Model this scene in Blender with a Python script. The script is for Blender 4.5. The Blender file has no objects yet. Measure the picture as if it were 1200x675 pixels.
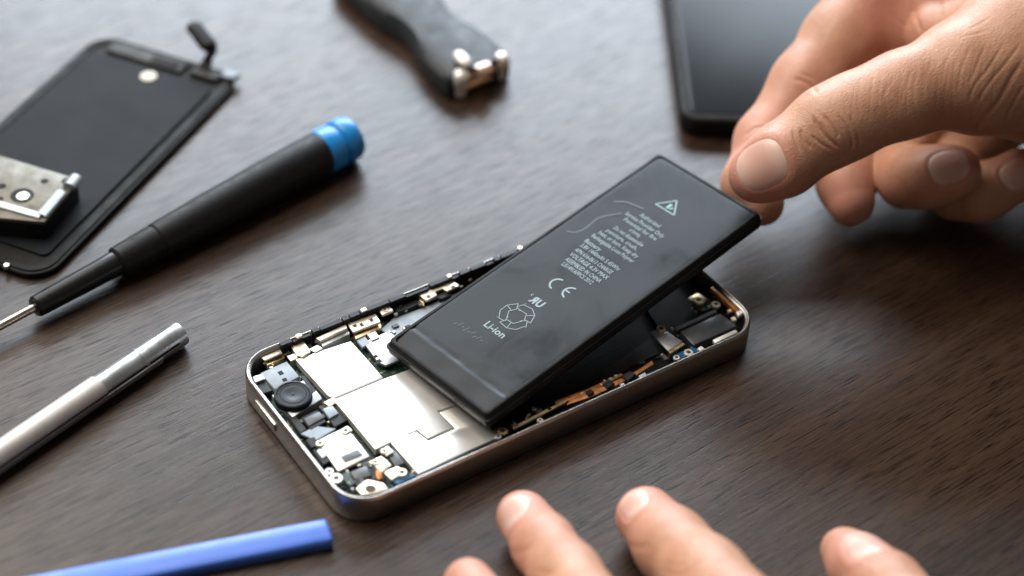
import bpy, bmesh, math, random
import numpy as np
from mathutils import Vector, Matrix, Euler
from mathutils.bvhtree import BVHTree

random.seed(7); np.random.seed(7)
MM = 0.001
scene = bpy.context.scene
COL = scene.collection

# ------------------------------------------------------------------ camera
CAM = np.array([-203.96837, -282.76796, 331.94777])
EUL = (0.84984, -0.04583, -0.58814)
FPX = 2197.60
cd = bpy.data.cameras.new('camera'); cam = bpy.data.objects.new('camera', cd); COL.objects.link(cam)
cam.location = Vector(CAM) * MM; cam.rotation_euler = EUL
cd.sensor_width = 36.0; cd.lens = FPX / 1200 * 36.0
cd.clip_start = 0.01; cd.clip_end = 20
cd.dof.use_dof = True; cd.dof.focus_distance = 0.472; cd.dof.aperture_fstop = 5.7; cd.dof.aperture_blades = 9
scene.camera = cam
RC = np.array(Euler(EUL).to_matrix())

def ray(px, py): return RC @ np.array([(px - 600) / FPX, (337.5 - py) / FPX, -1.0])
def at(px, py, z):                      # point of the level z (mm above the table)
    d = ray(px, py); return CAM + d * ((z - CAM[2]) / d[2])
def dep(px, py, d): return CAM + ray(px, py) * d      # point d mm in front of the camera

# ------------------------------------------------------------------ materials
def mat(name, col=(.5, .5, .5), rough=.5, metal=0.0, spec=.5, **kw):
    m = bpy.data.materials.new(name); m.use_nodes = True
    b = m.node_tree.nodes['Principled BSDF']
    b.inputs['Base Color'].default_value = (*col, 1); b.inputs['Roughness'].default_value = rough
    b.inputs['Metallic'].default_value = metal; b.inputs['Specular IOR Level'].default_value = spec
    for k, v in kw.items(): b.inputs[k.replace('_', ' ')].default_value = v
    return m
def nd(m, t, **kw):
    n = m.node_tree.nodes.new(t)
    for k, v in kw.items(): setattr(n, k, v)
    return n
def lk(m, a, b): m.node_tree.links.new(a, b)
def bsdf(m): return m.node_tree.nodes['Principled BSDF']
def ramp(m, fac, stops):
    r = nd(m, 'ShaderNodeValToRGB'); e = r.color_ramp.elements
    while len(e) < len(stops): e.new(.5)
    for i, (p, c) in enumerate(stops): e[i].position = p; e[i].color = (*c, 1)
    lk(m, fac, r.inputs[0]); return r.outputs[0]
def noise(m, scale, detail=3, rough=.55, stretch=None, rot=None, dist=0.0):
    tc = nd(m, 'ShaderNodeTexCoord'); mp = nd(m, 'ShaderNodeMapping')
    mp.vector_type = 'TEXTURE'                          # rotates first, then stretches along the grain
    if stretch: mp.inputs['Scale'].default_value = [1 / v for v in stretch]
    if rot: mp.inputs['Rotation'].default_value = rot
    lk(m, tc.outputs['Object'], mp.inputs[0])
    n = nd(m, 'ShaderNodeTexNoise'); n.inputs['Scale'].default_value = scale; n.inputs['Detail'].default_value = detail
    n.inputs['Roughness'].default_value = rough; n.inputs['Distortion'].default_value = dist
    lk(m, mp.outputs[0], n.inputs['Vector']); return n.outputs['Fac']
def mth(m, op, a, b=None, clamp=False):
    n = nd(m, 'ShaderNodeMath', operation=op); n.use_clamp = clamp
    for i, v in enumerate((a, b)):
        if v is None: continue
        if isinstance(v, (int, float)): n.inputs[i].default_value = v
        else: lk(m, v, n.inputs[i])
    return n.outputs[0]
def mixc(m, fac, a, b):
    n = nd(m, 'ShaderNodeMix', data_type='RGBA')
    for s, v in ((n.inputs[0], fac), (n.inputs[6], a), (n.inputs[7], b)):
        if isinstance(v, (int, float)): s.default_value = v
        elif isinstance(v, tuple): s.default_value = (*v, 1)
        else: lk(m, v, s)
    return n.outputs[2]
def bump(m, h, dist, strength=1.0, prev=None):
    b = nd(m, 'ShaderNodeBump'); b.inputs['Distance'].default_value = dist; b.inputs['Strength'].default_value = strength
    lk(m, h, b.inputs['Height'])
    if prev is not None: lk(m, prev, b.inputs['Normal'])
    return b.outputs['Normal']
def vary(m, amount=.15, scale=250, rough_amt=.12):          # slight uneven tone and gloss on a made surface
    b = bsdf(m); c = tuple(b.inputs['Base Color'].default_value)[:3]; r = b.inputs['Roughness'].default_value
    n = noise(m, scale, 4)
    lk(m, ramp(m, n, [(.3, tuple(x * (1 - amount) for x in c)), (.7, tuple(min(1, x * (1 + amount)) for x in c))]), b.inputs['Base Color'])
    n2 = noise(m, scale * .6, 5, .65)
    mr = nd(m, 'ShaderNodeMapRange'); mr.inputs[1].default_value = .3; mr.inputs[2].default_value = .7
    mr.inputs[3].default_value = max(.03, r - rough_amt); mr.inputs[4].default_value = min(1, r + rough_amt)
    lk(m, n2, mr.inputs[0]); lk(m, mr.outputs[0], b.inputs['Roughness'])
    return m

M = {}
M['steel'] = vary(mat('brushed_steel', (.48, .475, .465), .34, 1.0), .05, 300, .05)
M['rim'] = vary(mat('bare_rim', (.62, .60, .57), .38, 1.0), .3, 900)
M['shield'] = vary(mat('nickel_shield', (.74, .73, .705), .42, .75), .07, 90, .05)
M['shield_grey'] = vary(mat('grey_shield', (.46, .48, .50), .4, .7), .1, 400)
M['gold'] = vary(mat('gilt_metal', (.80, .62, .38), .35, .9), .2, 600)
M['cream'] = vary(mat('cream_bracket', (.85, .76, .62), .38, .7), .12, 500)
M['copper'] = vary(mat('copper_flex', (.40, .16, .055), .4, .55), .45, 500)
M['black'] = vary(mat('black_plastic', (.009, .009, .010), .42, 0, .3), .3, 300)
M['dull_black'] = vary(mat('dull_black', (.010, .0098, .0098), .6, 0, .16), .3, 300)
M['bay'] = vary(mat('battery_bay', (.012, .010, .009), .6, 0, .12), .5, 150)
M['chip'] = vary(mat('chip_package', (.07, .075, .08), .45), .15, 400)
M['sticker'] = vary(mat('grey_sticker', (.30, .36, .42), .5), .12, 500)
M['blue_part'] = vary(mat('blue_connector', (.008, .085, .20), .4), .3, 500)
M['glass'] = mat('lens_glass', (.012, .017, .022), .3, 0, .35)
M['lens'] = vary(mat('lens_ring', (.012, .015, .019), .36, 0, .2), .2, 800)
M['screwmetal'] = vary(mat('screw_metal', (.75, .70, .62), .3, 1.0), .15, 900)
M['hole'] = mat('screw_recess', (.05, .04, .03), .6, .5)
M['speaker'] = vary(mat('speaker_top', (.035, .04, .047), .38), .2, 300)

m = M['pcb'] = mat('circuit_board', (.02, .09, .05), .45)
n = noise(m, 900, 2)
lk(m, ramp(m, n, [(.42, (.006, .014, .011)), (.52, (.010, .040, .026)), (.62, (.02, .075, .05)), (.67, (.35, .28, .16))]), bsdf(m).inputs['Base Color'])

# battery wrap: black film, faint smudges
m = M['film'] = mat('battery_film', (.02, .022, .024), .42, 0, .21)
sm = noise(m, 55, 6, .62, dist=.8); fine = noise(m, 1400, 3, .6)
mr = nd(m, 'ShaderNodeMapRange'); mr.inputs[1].default_value = .3; mr.inputs[2].default_value = .72; mr.inputs[3].default_value = .28; mr.inputs[4].default_value = .56
lk(m, sm, mr.inputs[0]); lk(m, mr.outputs[0], bsdf(m).inputs['Roughness'])
lk(m, ramp(m, sm, [(.3, (.007, .0095, .012)), (.75, (.017, .022, .027))]), bsdf(m).inputs['Base Color'])
lk(m, bump(m, fine, .00002, .5), bsdf(m).inputs['Normal'])
M['print'] = mat('pale_print', (.25, .33, .36), .5)
M['print_green'] = mat('green_print', (.20, .48, .40), .5)
M['print_faint'] = mat('faint_print', (.040, .049, .055), .4)

# wood laminate: long dark grain with embossed pores
m = M['wood'] = mat('dark_wood', (.05, .035, .028), .4, 0, .62)
G = (0, 0, math.radians(4.0))
broad = noise(m, 9, 4, .55, (.10, 1, 1), G, .6)
band = noise(m, 55, 5, .6, (.035, 1, 1), G, .4)
fib = mth(m, 'ADD', mth(m, 'MULTIPLY', noise(m, 800, 3, .55, (.018, 1, 1), G, .15), .4), mth(m, 'MULTIPLY', noise(m, 2000, 3, .6, (.06, 1, 1), G, .15), .6))
pore = noise(m, 1800, 3, .6, (.052, 1, 1), G, .2)
tone = mth(m, 'ADD', mth(m, 'MULTIPLY', broad, .35), mth(m, 'ADD', mth(m, 'MULTIPLY', band, .4), mth(m, 'MULTIPLY', fib, .35)))
base = ramp(m, tone, [(.42, (.015, .0074, .0040)), (.55, (.033, .0172, .0098)), (.67, (.062, .035, .021))])
pm = nd(m, 'ShaderNodeMapRange'); pm.inputs[1].default_value = .36; pm.inputs[2].default_value = .47
lk(m, pore, pm.inputs[0])
lk(m, mixc(m, pm.outputs[0], (.009, .0050, .0032), base), bsdf(m).inputs['Base Color'])
h = mth(m, 'ADD', mth(m, 'MULTIPLY', fib, .5), pm.outputs[0])
lk(m, bump(m, h, .00004, .4), bsdf(m).inputs['Normal'])
rr_ = nd(m, 'ShaderNodeMapRange'); rr_.inputs[1].default_value = .3; rr_.inputs[2].default_value = .7; rr_.inputs[3].default_value = .33; rr_.inputs[4].default_value = .355
lk(m, band, rr_.inputs[0]); lk(m, rr_.outputs[0], bsdf(m).inputs['Roughness'])

sl_ = nd(m, 'ShaderNodeMapRange'); sl_.inputs[1].default_value = .30; sl_.inputs[2].default_value = .62; sl_.inputs[3].default_value = .29; sl_.inputs[4].default_value = .54
lk(m, mth(m, 'MULTIPLY', fib, mth(m, 'ADD', mth(m, 'MULTIPLY', pm.outputs[0], .5), .5)), sl_.inputs[0]); lk(m, sl_.outputs[0], bsdf(m).inputs['Specular IOR Level'])

def skin_mat(name, tone=1.0):
    m = mat(name, (.6, .34, .23), .46, 0, .45)
    b = bsdf(m)
    att = nd(m, 'ShaderNodeAttribute', attribute_name='blush')
    blot = noise(m, 130, 6, .68); fine = noise(m, 900, 3, .6)
    c1 = ramp(m, blot, [(.3, (.47 * tone, .235 * tone, .145 * tone)), (.7, (.64 * tone, .365 * tone, .24 * tone))])
    red = nd(m, 'ShaderNodeMapRange'); red.inputs[1].default_value = .5; red.inputs[2].default_value = .75; red.inputs[4].default_value = .35
    lk(m, noise(m, 55, 4, .6), red.inputs[0])
    c2 = mixc(m, mth(m, 'ADD', att.outputs['Fac'], red.outputs[0], True), c1, (.66 * tone, .30 * tone, .235 * tone))
    c3 = mixc(m, mth(m, 'MULTIPLY', fine, .25), c2, (.40 * tone, .20 * tone, .12 * tone))
    lk(m, c3, b.inputs['Base Color'])
    b.inputs['Subsurface Weight'].default_value = .22
    b.inputs['Subsurface Radius'].default_value = (1.0, .35, .2)
    b.inputs['Subsurface Scale'].default_value = .0025
    tc = nd(m, 'ShaderNodeTexCoord')
    v = nd(m, 'ShaderNodeTexVoronoi', feature='DISTANCE_TO_EDGE'); v.inputs['Scale'].default_value = 950
    dn = nd(m, 'ShaderNodeTexNoise'); dn.inputs['Scale'].default_value = 300
    lk(m, tc.outputs['Object'], dn.inputs['Vector'])
    va = nd(m, 'ShaderNodeMixRGB'); va.inputs[0].default_value = .0025
    lk(m, tc.outputs['Object'], va.inputs[1]); lk(m, dn.outputs['Color'], va.inputs[2]); lk(m, va.outputs[0], v.inputs['Vector'])
    n1 = bump(m, mth(m, 'MULTIPLY', v.outputs['Distance'], 1.0), .0003, .4)
    n2 = bump(m, noise(m, 500, 4, .6), .00025, .35, n1)
    lk(m, n2, b.inputs['Normal'])
    return m
M['skin'] = skin_mat('skin', .93)
m = M['nail'] = mat('nail', (.68, .42, .35), .42, 0, .5)
uv = nd(m, 'ShaderNodeAttribute', attribute_name='along')
lk(m, ramp(m, uv.outputs['Fac'], [(.0, (.70, .50, .43)), (.14, (.69, .48, .41)), (.34, (.63, .385, .315)), (.72, (.64, .39, .32)), (.95, (.69, .49, .41))]), bsdf(m).inputs['Base Color'])
bsdf(m).inputs['Subsurface Weight'].default_value = .2; bsdf(m).inputs['Subsurface Scale'].default_value = .002
M['sleeve'] = vary(mat('sleeve_cloth', (.08, .10, .16), .85), .2, 300)

# ------------------------------------------------------------------ mesh helpers (all in mm)
def newmesh(name, V, F, material, parent=None, smooth=True, angle=35, mats=None, midx=None):
    me = bpy.data.meshes.new(name)
    me.from_pydata([tuple(float(c) * MM for c in v) for v in V], [], [tuple(int(i) for i in f) for f in F])
    for mm in (mats or [material]): me.materials.append(mm)
    if midx is not None: me.polygons.foreach_set('material_index', np.array(midx, dtype=np.int32))
    bm = bmesh.new(); bm.from_mesh(me); bmesh.ops.recalc_face_normals(bm, faces=bm.faces); bm.to_mesh(me); bm.free()
    if smooth:
        me.polygons.foreach_set('use_smooth', np.ones(len(me.polygons), dtype=bool))
        if angle: me.set_sharp_from_angle(angle=math.radians(angle))
    o = bpy.data.objects.new(name, me); COL.objects.link(o)
    if parent is not None: o.parent = parent
    return o
def empty(name, loc=(0, 0, 0), rot=(0, 0, 0)):
    o = bpy.data.objects.new(name, None); COL.objects.link(o)
    o.location = Vector([float(c) for c in loc]) * MM; o.rotation_euler = rot; o.empty_display_size = .01
    return o
def tag(o, label, cat, group=None):
    o['label'] = label; o['category'] = cat
    if group: o['group'] = group
def join(parts):
    V, F, off = [], [], 0
    for v, f in parts:
        V += [tuple(x) for x in v]; F += [tuple(i + off for i in q) for q in f]; off += len(v)
    return V, F
def bm_out(bm):
    bm.verts.index_update()
    r = [tuple(v.co) for v in bm.verts], [tuple(v.index for v in f.verts) for f in bm.faces]
    bm.free(); return r
def prism(poly, z0, z1, bev=0.0, seg=2, bottom=True):
    bm = bmesh.new()
    a = [bm.verts.new((p[0], p[1], z0)) for p in poly]; b = [bm.verts.new((p[0], p[1], z1)) for p in poly]
    n = len(poly)
    if bottom: bm.faces.new(a[::-1])
    top = bm.faces.new(b)
    for i in range(n): bm.faces.new((a[i], a[(i + 1) % n], b[(i + 1) % n], b[i]))
    bmesh.ops.recalc_face_normals(bm, faces=bm.faces)
    if bev:
        ed = [e for e in bm.edges if e.verts[0].co.z > z1 - 1e-6 and e.verts[1].co.z > z1 - 1e-6]
        ed += [e for e in bm.edges if abs(e.verts[0].co.z - e.verts[1].co.z) > 1e-6 and n <= 8]
        bmesh.ops.bevel(bm, geom=ed, offset=bev, segments=seg, profile=.5, affect='EDGES', clamp_overlap=True)
    return bm_out(bm)
def rrect(hx, hy, r, n=8, cx=0, cy=0):
    out = []
    for k, (sx, sy) in enumerate(((1, 1), (-1, 1), (-1, -1), (1, -1))):
        for i in range(n + 1):
            t = math.pi / 2 * (k + i / n)
            out.append((cx + sx * (hx - r) + r * math.cos(t), cy + sy * (hy - r) + r * math.sin(t)))
    return out
def loops(rings, cap0=True, cap1=True, closed=True):
    V, F = [], []; n = len(rings[0])
    for r in rings: V += [tuple(p) for p in r]
    for k in range(len(rings) - 1):
        for i in range(n if closed else n - 1):
            j = (i + 1) % n
            F.append((k * n + i, k * n + j, (k + 1) * n + j, (k + 1) * n + i))
    if cap0: F.append(tuple(range(n))[::-1])
    if cap1: F.append(tuple(range((len(rings) - 1) * n, len(rings) * n)))
    return V, F
def disc(cx, cy, r, z0, z1, n=24, bev=.0):
    rings = [[(cx + r * math.cos(2 * math.pi * i / n), cy + r * math.sin(2 * math.pi * i / n), z0) for i in range(n)]]
    prof = [(r, z1 - bev), (r - bev, z1)] if bev else [(r, z1)]
    for q, z in prof: rings.append([(cx + q * math.cos(2 * math.pi * i / n), cy + q * math.sin(2 * math.pi * i / n), z) for i in range(n)])
    return loops(rings)
def frame_of(d):
    d = np.array(d, float); d /= np.linalg.norm(d)
    u = np.cross(d, (0, 0, 1.0)); 
    if np.linalg.norm(u) < 1e-3: u = np.cross(d, (0, 1.0, 0))
    u /= np.linalg.norm(u); return d, u, np.cross(u, d)
def lathe(a, b, prof, n=48, sq=None):          # prof: (t along a->b in mm, radius); sq = (flatten up)
    a = np.array(a, float); d, u, w = frame_of(np.array(b, float) - a)
    rings = []
    for t, r in prof:
        rings.append([a + d * t + u * r * math.cos(2 * math.pi * i / n) + w * r * (sq or 1) * math.sin(2 * math.pi * i / n) for i in range(n)])
    return loops(rings)
def tube(pts, r, n=10, flat=1.0):
    pts = [np.array(p, float) for p in pts]; rings = []
    rs = r if isinstance(r, (list, tuple)) else [r] * len(pts)
    for k, p in enumerate(pts):
        d = pts[min(k + 1, len(pts) - 1)] - pts[max(k - 1, 0)]
        _, u, w = frame_of(d)
        rings.append([p + u * rs[k] * math.cos(2 * math.pi * i / n) + w * rs[k] * flat * math.sin(2 * math.pi * i / n) for i in range(n)])
    return loops(rings)
def spline(P, n=12):
    P = [np.array(p, float) for p in P]; Q = [2 * P[0] - P[1]] + P + [2 * P[-1] - P[-2]]; out = []
    for k in range(1, len(Q) - 2):
        for i in range(n):
            t = i / n; a, b, c, d = Q[k - 1], Q[k], Q[k + 1], Q[k + 2]
            out.append(.5 * ((2 * b) + (c - a) * t + (2 * a - 5 * b + 4 * c - d) * t * t + (3 * b - a - 3 * c + d) * t ** 3))
    out.append(P[-1]); return out

# ------------------------------------------------------------------ table top
N = 60
tv, tf = loops([[(p[0], p[1], z) for p in rrect(h[0], h[1], 20, 6, 150, 100)] for h, z in (((900, 700), -25), ((900, 700), -2), ((898.5, 698.5), 0))])
table = newmesh('table_top', tv, tf, M['wood'], angle=30)
table['kind'] = 'structure'; table['label'] = 'dark brown wood grain table top lit by window light'

# ------------------------------------------------------------------ opened phone
HX, HY = 61.9, 29.3
phone = empty('opened_phone')
tag(phone, 'opened silver phone body with bare circuit board and metal shields, its battery lifted out', 'phone')
def rr3(o, z): return [(p[0], p[1], z) for p in rrect(HX - o, HY - o, 9.33 - o, 12)]
prof = [(.5, .15), (.15, .3), (0, .7), (0, 7.1), (.12, 7.4), (.4, 7.72)]
newmesh('metal_band', *loops([rr3(o, z) for o, z in prof] + [rr3(.41, 7.75), rr3(.85, 7.75), rr3(.92, 7.45), rr3(1.3, 7.3), rr3(1.4, 7.2), rr3(1.4, 1.0)], True, False), M['steel'], phone, angle=28)
newmesh('rim_lip', *loops([rr3(.43, 7.72), rr3(.46, 7.84), rr3(.62, 7.9), rr3(.76, 7.86), rr3(.82, 7.72)], False, False), M['rim'], phone, angle=60)
newmesh('back_tray', *prism(rrect(HX - 1.42, HY - 1.42, 7.7, 8), .9, 1.5), M['bay'], phone)

ZO = .7
def poly(pix, z): return [tuple(at(x, y, z)[:2]) for x, y in pix]
def comp(name, pix, top, hgt, material, bev=.18, label=None, parent=None, seg=2):
    top += ZO
    pl = poly(pix, top)
    ar = sum(pl[i][0] * pl[(i + 1) % len(pl)][1] - pl[(i + 1) % len(pl)][0] * pl[i][1] for i in range(len(pl)))
    if ar < 0: pl = pl[::-1]
    o = newmesh(name, *prism(pl, top - hgt, top, bev, seg), material, parent or phone, angle=30)
    if label: o['label'] = label
    return o
def comps(name, quads, top, hgt, material, bev=.12, label=None, parent=None):
    top += ZO
    o = newmesh(name, *join([prism((lambda q: q if sum(q[i][0] * q[(i + 1) % len(q)][1] - q[(i + 1) % len(q)][0] * q[i][1] for i in range(len(q))) > 0 else q[::-1])(poly(p, top)), top - hgt, top, bev, 1) for p in quads]), material, parent or phone, angle=30)
    if label: o['label'] = label
    return o
def box_px(cx, cy, lx, ly, top, hgt, ang=0):                 # box by its picture centre, mm sizes, phone-aligned
    c = at(cx, cy, top); ca, sa = math.cos(math.radians(ang)), math.sin(math.radians(ang))
    pts = [(c[0] + ca * x - sa * y, c[1] + sa * x + ca * y) for x, y in ((-lx / 2, -ly / 2), (lx / 2, -ly / 2), (lx / 2, ly / 2), (-lx / 2, ly / 2))]
    return prism(pts, top - hgt, top, min(.15, lx * .2, ly * .2), 1)
def screw(px, py, top, r=.85, material=None, parent=None):
    top += ZO
    c = at(px, py, top)
    sc_ = newmesh('screw', *disc(c[0], c[1], r, top - .8, top, 18, .15), material or M['screwmetal'], parent or phone, angle=30)
    newmesh('recess', *disc(c[0], c[1], r * .5, top - .1, top + .02, 6), M['hole'], sc_)

# circuit board pieces under everything at the camera end and the plug end
newmesh('circuit_board', *prism([(-59.5, -20), (-53, -26.8), (-22, -26.8), (-22, 15), (-8, 26.6), (-52, 26.8), (-59.5, 20)], 1.6, 3.2, .1, 1), M['pcb'], phone)
newmesh('circuit_board', *prism([(59.6, -20), (53, -26.8), (38, -26.8), (44, 4), (44, 20), (52, 26.5), (59.6, 20)][::-1], 1.6, 2.9, .1, 1), M['bay'], phone)  # near-black material paints in the shadow of battery and hand on this board
# side button on the short end
newmesh('power_button', *(lambda V, F: ([( -HX - .45 + (v[2]) * .0 + v[0], v[1], v[2]) for v in V], F))(*prism([(0, 6.5), (.6, 6.5), (.6, 16.5), (0, 16.5)], 2.6, 5.0, .25, 2)), M['rim'], phone)

S = 5.3
comp('shield_plate', [(346, 421), (411, 399.5), (449, 442), (390, 466.5), (384, 463)], S, 1.9, M['shield'], .22)
comp('shield_plate', [(391, 468.5), (450.5, 443.5), (486, 430), (540, 468), (534, 474), (512.5, 481), (530.5, 500.5), (501, 513.5), (488.5, 503.5), (440, 526.5)], S + .15, 2.0, M['shield'], .22)
comp('shield_plate', [(457, 517.5), (487.5, 505.5), (502, 516.5), (533.5, 502), (514.5, 483), (537, 475), (571, 494), (582, 513), (490.5, 555)], S - .05, 1.9, M['shield'], .22)
# camera module
cm = comp('camera_module', [(318, 463), (360, 443), (378, 467), (343, 489)], 4.6, 3.2, M['shield_grey'], .3)
c = at(343.5, 461.5, 6.9); cx, cy = c[0], c[1]
n = 40
def ring(r, z): return [(cx + r * math.cos(2 * math.pi * i / n), cy + r * math.sin(2 * math.pi * i / n), z + ZO) for i in range(n)]
newmesh('lens_barrel', *loops([ring(4.75, 4.4), ring(4.75, 5.9), ring(4.55, 6.2), ring(4.2, 6.25), ring(3.95, 6.12), ring(3.9, 6.08), ring(3.3, 6.06), ring(3.2, 6.0)], True, True), M['lens'], cm, angle=25)
newmesh('lens_glass', *loops([ring(3.15, 6.0), ring(3.1, 6.07), ring(1.7, 6.09), ring(1.6, 6.07), ring(.3, 6.08), ring(.25, 6.2), ring(.1, 6.22)], True, True), M['glass'], cm)
comp('sensor_cover', [(305, 437), (336, 423), (351, 441), (322, 456)], 5.0, 3.0, M['sticker'], .25)
comps('sensor_mark', [[(325, 436), (330, 434), (333, 438), (328, 440)], [(330, 444), (335, 442.5), (337, 446), (332, 447.5)]], 5.03, .06, M['dull_black'], 0)
# small parts at the camera end
comp('bracket', [(306, 418.5), (328, 409), (331, 413.5), (310, 422)], 5.9, .5, M['cream'], .1)
comp('bracket_wall', [(310, 422.5), (331, 414), (334, 419), (313, 428)], 4.6, 3, M['gold'], .1)
comp('bracket', [(339, 403.5), (355, 398), (364, 412), (355, 418), (348, 416)], 5.8, .5, M['cream'], .1)
comp('bracket', [(362, 409), (372, 404), (378, 408), (370, 413)], 5.6, .5, M['shield'], .1)
comp('bracket', [(336, 417), (345, 414), (350, 419), (341, 423)], 5.4, .5, M['shield'], .1)
comp('bracket', [(296, 441), (307, 438), (311, 444), (299, 448)], 5.4, .8, M['shield_grey'], .15)
comps('connector_block', [[(298, 449), (311, 445), (320, 458), (306, 462)], [(352, 442), (357, 439), (371, 458), (366, 461)], [(315, 410), (322, 407), (332, 404), (325, 408)]], 4.7, 2.5, M['black'], .2)
comps('connector_block', [[(352, 489), (371, 480), (383, 494), (364, 504)], [(372, 476), (390, 470), (408, 492), (392, 501)], [(337, 487), (345, 484), (360, 503), (352, 508)]], 4.5, 2.4, M['black'], .2)
comp('chip', [(356, 490), (374, 482), (380, 489), (362, 499)], 4.8, .8, M['chip'], .1)
comp('chip', [(378, 479), (389, 474), (397, 484), (386, 490)], 5.0, 1, M['sticker'], .2)
comp('flex_contact', [(379, 471), (391, 466), (397, 471), (386, 476)], 5.1, .7, M['gold'], .1)
comps('flex_cable', [[(352, 508), (370, 499), (394, 502), (370, 516)]], 4.4, .5, M['sticker'], .1)
comps('connector_block', [[(358, 515), (368, 511), (375, 521), (365, 525)], [(366, 527), (376, 523), (388, 540), (379, 545)]], 4.6, 2.4, M['black'], .2)
comp('chip', [(371, 528), (377, 525), (384, 533), (378, 537)], 4.85, .6, M['shield_grey'], .1)
comp('card_reader', [(371.5, 516.5), (405.5, 500), (433, 534.5), (396.5, 552)], 4.9, .9, M['shield'], .2)
comp('chip', [(399, 535), (419, 526.5), (425, 533), (404, 542)], 5.05, .3, M['chip'], .05)
for p in ((375, 519), (405, 504)): screw(*p, 5.3, 1.05, M['cream'])
comp('bracket', [(399, 503), (407, 499), (413, 504), (405, 509)], 5.2, .4, M['shield'], .1)
comp('chip', [(410.5, 553), (430, 545), (435.5, 557), (417, 563)], 4.6, 1.2, M['chip'], .12)
for p in ((386, 552, 1.1), (394, 560, 1.6)): screw(p[0], p[1], 5.2, p[2], M['shield'])
comp('bracket', [(417, 572), (430, 562), (449, 566), (455, 573), (440, 578), (424, 579)], 5.4, .6, M['cream'], .15)
c = at(434, 572.5, 6.15); newmesh('bracket_hole', *disc(c[0], c[1], 1.3, 6.0, 6.16, 16), M['hole'], phone)
comp('bracket', [(432, 541), (447, 534), (459, 545), (447, 553), (442, 548)], 5.5, .7, M['cream'], .2)
comp('bracket', [(446, 528), (454, 522), (462, 529), (453, 534)], 5.6, .5, M['shield'], .15)
comp('bracket', [(450, 553), (466, 546), (476, 553), (459, 562)], 5.7, .8, M['cream'], .2)
for p in ((440, 541, .9), (450, 528, .9), (471, 553, 1.3)): screw(p[0], p[1], 5.9, p[2], M['cream'])
comp('chip', [(454, 533), (464, 529), (474, 542), (464, 547)], 4.9, 1.0, M['chip'], .1)
comps('blue_connector', [[(459, 563), (474, 556), (482, 559), (466, 568)], [(478, 556), (483, 553), (487, 557), (482, 560)]], 5.2, 1.6, M['blue_part'], .15)
comp('ground_spring', [(441, 549), (447, 553), (449, 560), (443, 562), (440, 556)], 5.2, 1.2, M['copper'], .15)
comps('flex_cable', [[(398, 556), (408, 552), (416, 566), (410, 570)]], 4.7, .4, M['pcb'], .05)
# brackets along the far long edge
comp('side_rail', [(370, 396), (405, 380), (407, 384.5), (375, 399)], 6.2, 3.2, M['cream'], .1)
comp('side_rail_wall', [(375, 399.5), (407, 385), (410, 391), (378, 406)], 5.2, 3, M['shield_grey'], .1)
comp('bracket', [(407, 379), (440, 367.5), (446, 377), (414, 389)], 6.0, .7, M['cream'], .15)
comps('bracket_hole', [[(413, 381), (417, 379.5), (419, 382.5), (415, 384)], [(421, 379.5), (424, 378), (427, 381.5), (423, 383)], [(432, 374), (436, 372.5), (438.5, 376), (434.5, 377.5)]], 6.03, .2, M['hole'], 0)
comp('bracket_wall', [(414, 389.5), (446, 378), (447, 384), (417, 397)], 4.8, 2.4, M['gold'], .1)
comp('bracket', [(443, 361.5), (455, 357.5), (461, 363.5), (448, 369)], 6.2, .7, M['cream'], .15)
screw(451, 362.5, 6.4, .9, M['cream'])
comp('bracket', [(490.5, 345), (531, 328.5), (538, 334.5), (524, 341), (519, 338), (510, 341.5), (512, 346), (500, 352)], 6.1, .7, M['cream'], .15)
comps('bracket_hole', [[(499, 347), (503, 345), (505, 348), (501, 349.5)], [(528, 336), (532, 334), (534, 337), (530, 338.5)]], 6.13, .2, M['hole'], 0)
comp('bracket_wall', [(491, 346), (497, 352.5), (497, 359), (491, 352)], 5.0, 2, M['gold'], .05)
comps('connector_block', [[(462, 361), (489, 350), (492, 356), (466, 367)], [(512, 345), (526, 340), (529, 346), (515, 351)]], 5.2, 2.6, M['black'], .2)
comps('chip', [[(430, 391.5), (440, 388), (445, 395), (436, 399)]], 4.9, 1.0, M['shield'], .1)
comps('chip', [[(418, 399), (428, 394), (434, 402), (425, 407)]], 4.6, .8, M['sticker'], .1)
comp('grey_plate', [(426, 401), (455, 388), (487, 414), (452, 428), (443, 424)], 4.55, .7, M['shield_grey'], .1)
comps('plate_mark', [[(437, 417), (441, 415.5), (443, 418), (439, 420)], [(441, 422), (445, 420.5), (448, 424), (444, 425)]], 4.58, .06, M['dull_black'], 0)
comps('flex_cable', [[(446, 386), (462, 372), (500, 359), (520, 348), (540, 342), (470, 400)]], 4.0, .6, M['sticker'], .1)
# dark gasket with clips along the far long edge
q = [box_px(0, 0, .1, .1, 1, .1)]
segs = []
x = -49.0
while x < 50:
    w = random.uniform(1.6, 7)
    segs.append(prism([(x, HY - 2.0), (x + w, HY - 2.0), (x + w, HY - .42), (x, HY - .42)], 4, random.choice((7.6, 7.95, 8.02, 8.08, 8.15)), .15, 1)); x += w + random.choice((.08, .12, .6))
newmesh('edge_gasket', *join(segs), M['black'], phone, angle=30)
for x, r in ((-43.5, .8), (-24.5, .8), (1.5, .6), (24, .6)):
    newmesh('edge_clip', *prism([(x - r, HY - 1.6), (x + r, HY - 1.6), (x + r, HY - .35), (x - r, HY - .35)], 5, 8.3, .2, 2), M['cream'], phone)
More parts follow.
